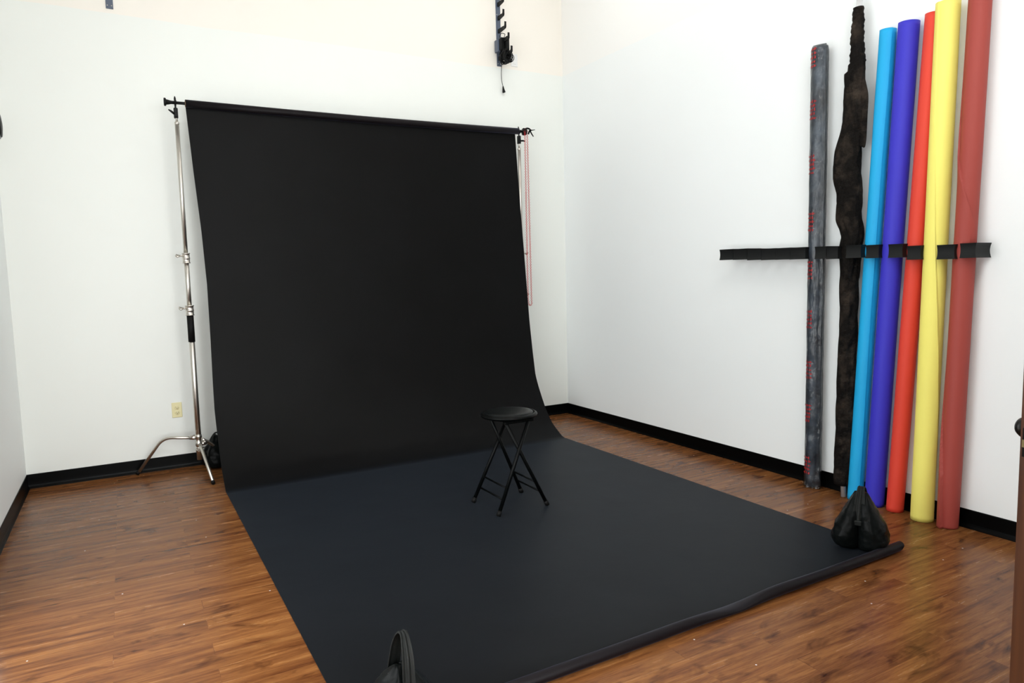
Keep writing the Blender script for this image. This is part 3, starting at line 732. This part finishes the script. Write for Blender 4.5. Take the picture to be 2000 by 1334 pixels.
for i in range(NV+1):
    z = .084 + (2.905-.084)*i/NV; yc = lerp_tab(cy_, z) + 3.172; r0 = lerp_tab(cr_, z); ring = []
    dx = min(.054, r0)                       # it lies against the wall, so it can only be so deep
    for k in range(NS):
        a = 2*PI*k/NS
        tw = a - z*2.3
        fold = .009*math.sin(tw*3+z*5) + .008*(abs(math.sin(tw*2.5-z*9))-.6) + .009*mnoise.noise(Vector((math.cos(a)*3, math.sin(a)*3, z*6))) + .003*mnoise.noise(Vector((math.cos(a)*6, math.sin(a)*6, z*20)))
        if z > 2.60: fold = .0025*math.sin(z*190+math.sin(a)*2) + .002*math.sin(z*83+a)
        elif z < 1.35: fold *= .55
        r = max(.5, 1 + fold/ max(r0, .04)); ry = r0*r; rx = dx*r
        # long axis lies across the view, roughly (.47,-.88)
        px = math.cos(a)*rx; py = math.sin(a)*ry
        X = px*.88 + py*.10; Y = py*.99
        ring.append((min(.066, X), yc + Y, z + .012*math.sin(a+1)*(i == 0)))
    rows.append(ring)
b.grid(rows, closed_u=True); b.add(rows[0], [tuple(range(NS))]); b.add(rows[-1], [tuple(range(NS))]); b.build('wound_cloth', M_cloth, cl)
# loose flap on the near side
fl = [(2.545, -3.236, -3.252), (2.448, -3.232, -3.279), (2.404, -3.230, -3.287), (2.303, -3.230, -3.283), (2.187, -3.232, -3.280), (2.135, -3.235, -3.276), (2.118, -3.24, -3.268)]
b = MB(); front = []; back = []
for (z, y0, y1) in fl:
    front.append([(-.012 - .012*math.sin(PI*k/6) + .004*mnoise.noise(Vector((k, z*9, 0))), y0 + (y1-y0)*k/6 + 3.172, z - .02*(k/6)) for k in range(7)])
b.grid(front); b.build('loose_flap', M_cloth, cl, mods=[('SOLIDIFY', dict(thickness=.006, offset=1)), ('SUBSURF', dict(levels=2, render_levels=2))])
b = MB(); b.tube([(-.010, -.010, .002), (-.008, .008, .30), (.004, -.006, 2.0), (.004, -.031, 2.80), (.004, -.034, 3.02)], .0165, 24); b.build('pole', M_alu, cl)

# ------------------------------------------------------------------ light
def area(name, loc, size, power, col, rot=(0, 0, 0), spread=PI):
    l = bpy.data.lights.new(name, 'AREA'); l.shape = 'RECTANGLE'; l.size, l.size_y = size; l.energy = power; l.color = col; l.spread = spread
    o = bpy.data.objects.new(name, l); C.objects.link(o); o.location = loc; o.rotation_euler = rot; return o
area('ceiling_light', (-2.3, -2.5, 4.62), (2.4, 1.2), 7, (1, .99, .955))
area('ceiling_light', (-1.0, -1.3, 4.62), (1.2, .8), 9.5, (1, .99, .96))
area('ceiling_light', (-2.5, -5.4, 4.62), (1.6, .8), 50, (1, .99, .955))
area('fill_light', (-2.6, -7.75, 1.75), (3.8, 2.6), 182, (.96, .985, 1), (PI/2-.30, 0, 0))  # bluish fill added behind the lens, tilted down to lift the lower walls
area('fill_light', (-4.5, -3.2, 1.3), (2.4, 2.0), 60, (.95, .985, 1), (0, -PI/2, 0))  # unseen fill added on the left to brighten the right wall
area('fill_light', (-.1, -6.5, 1.4), (2.4, 2.2), 165, (.95, .985, 1), (0, PI/2, 0))  # unseen fill added on the right to brighten the left wall
w = bpy.data.worlds.new('World'); SC.world = w; w.use_nodes = True
w.node_tree.nodes['Background'].inputs[0].default_value = (.9, .95, 1, 1); w.node_tree.nodes['Background'].inputs[1].default_value = .3

# ------------------------------------------------------------------ camera
cam = bpy.data.cameras.new('camera'); co = bpy.data.objects.new('camera', cam); C.objects.link(co)
cam.sensor_width = 36; cam.lens = 1357.7/2000*36; cam.clip_start = .05
yaw, pit, rol = .5077, -.0957, -.0247
F = Vector((math.sin(yaw)*math.cos(pit), math.cos(yaw)*math.cos(pit), math.sin(pit)))
R = Vector((math.cos(yaw), -math.sin(yaw), 0)); U = R.cross(F)
R2 = R*math.cos(rol) + U*math.sin(rol); U2 = R2.cross(F)
co.matrix_world = Matrix(((R2.x, U2.x, -F.x, -3.8947), (R2.y, U2.y, -F.y, -5.8548), (R2.z, U2.z, -F.z, 1.4185), (0, 0, 0, 1)))
SC.camera = co
vs = SC.view_settings; SC.display_settings.display_device = 'sRGB'
vs.view_transform = 'Standard'; vs.look = 'None'; vs.gamma = 1; vs.use_curve_mapping = False; vs.exposure = 0.05
SC.cycles.max_bounces = 10; SC.cycles.diffuse_bounces = 6; SC.cycles.use_denoising = True; SC.cycles.sample_clamp_indirect = 2.5; SC.cycles.caustics_reflective = False
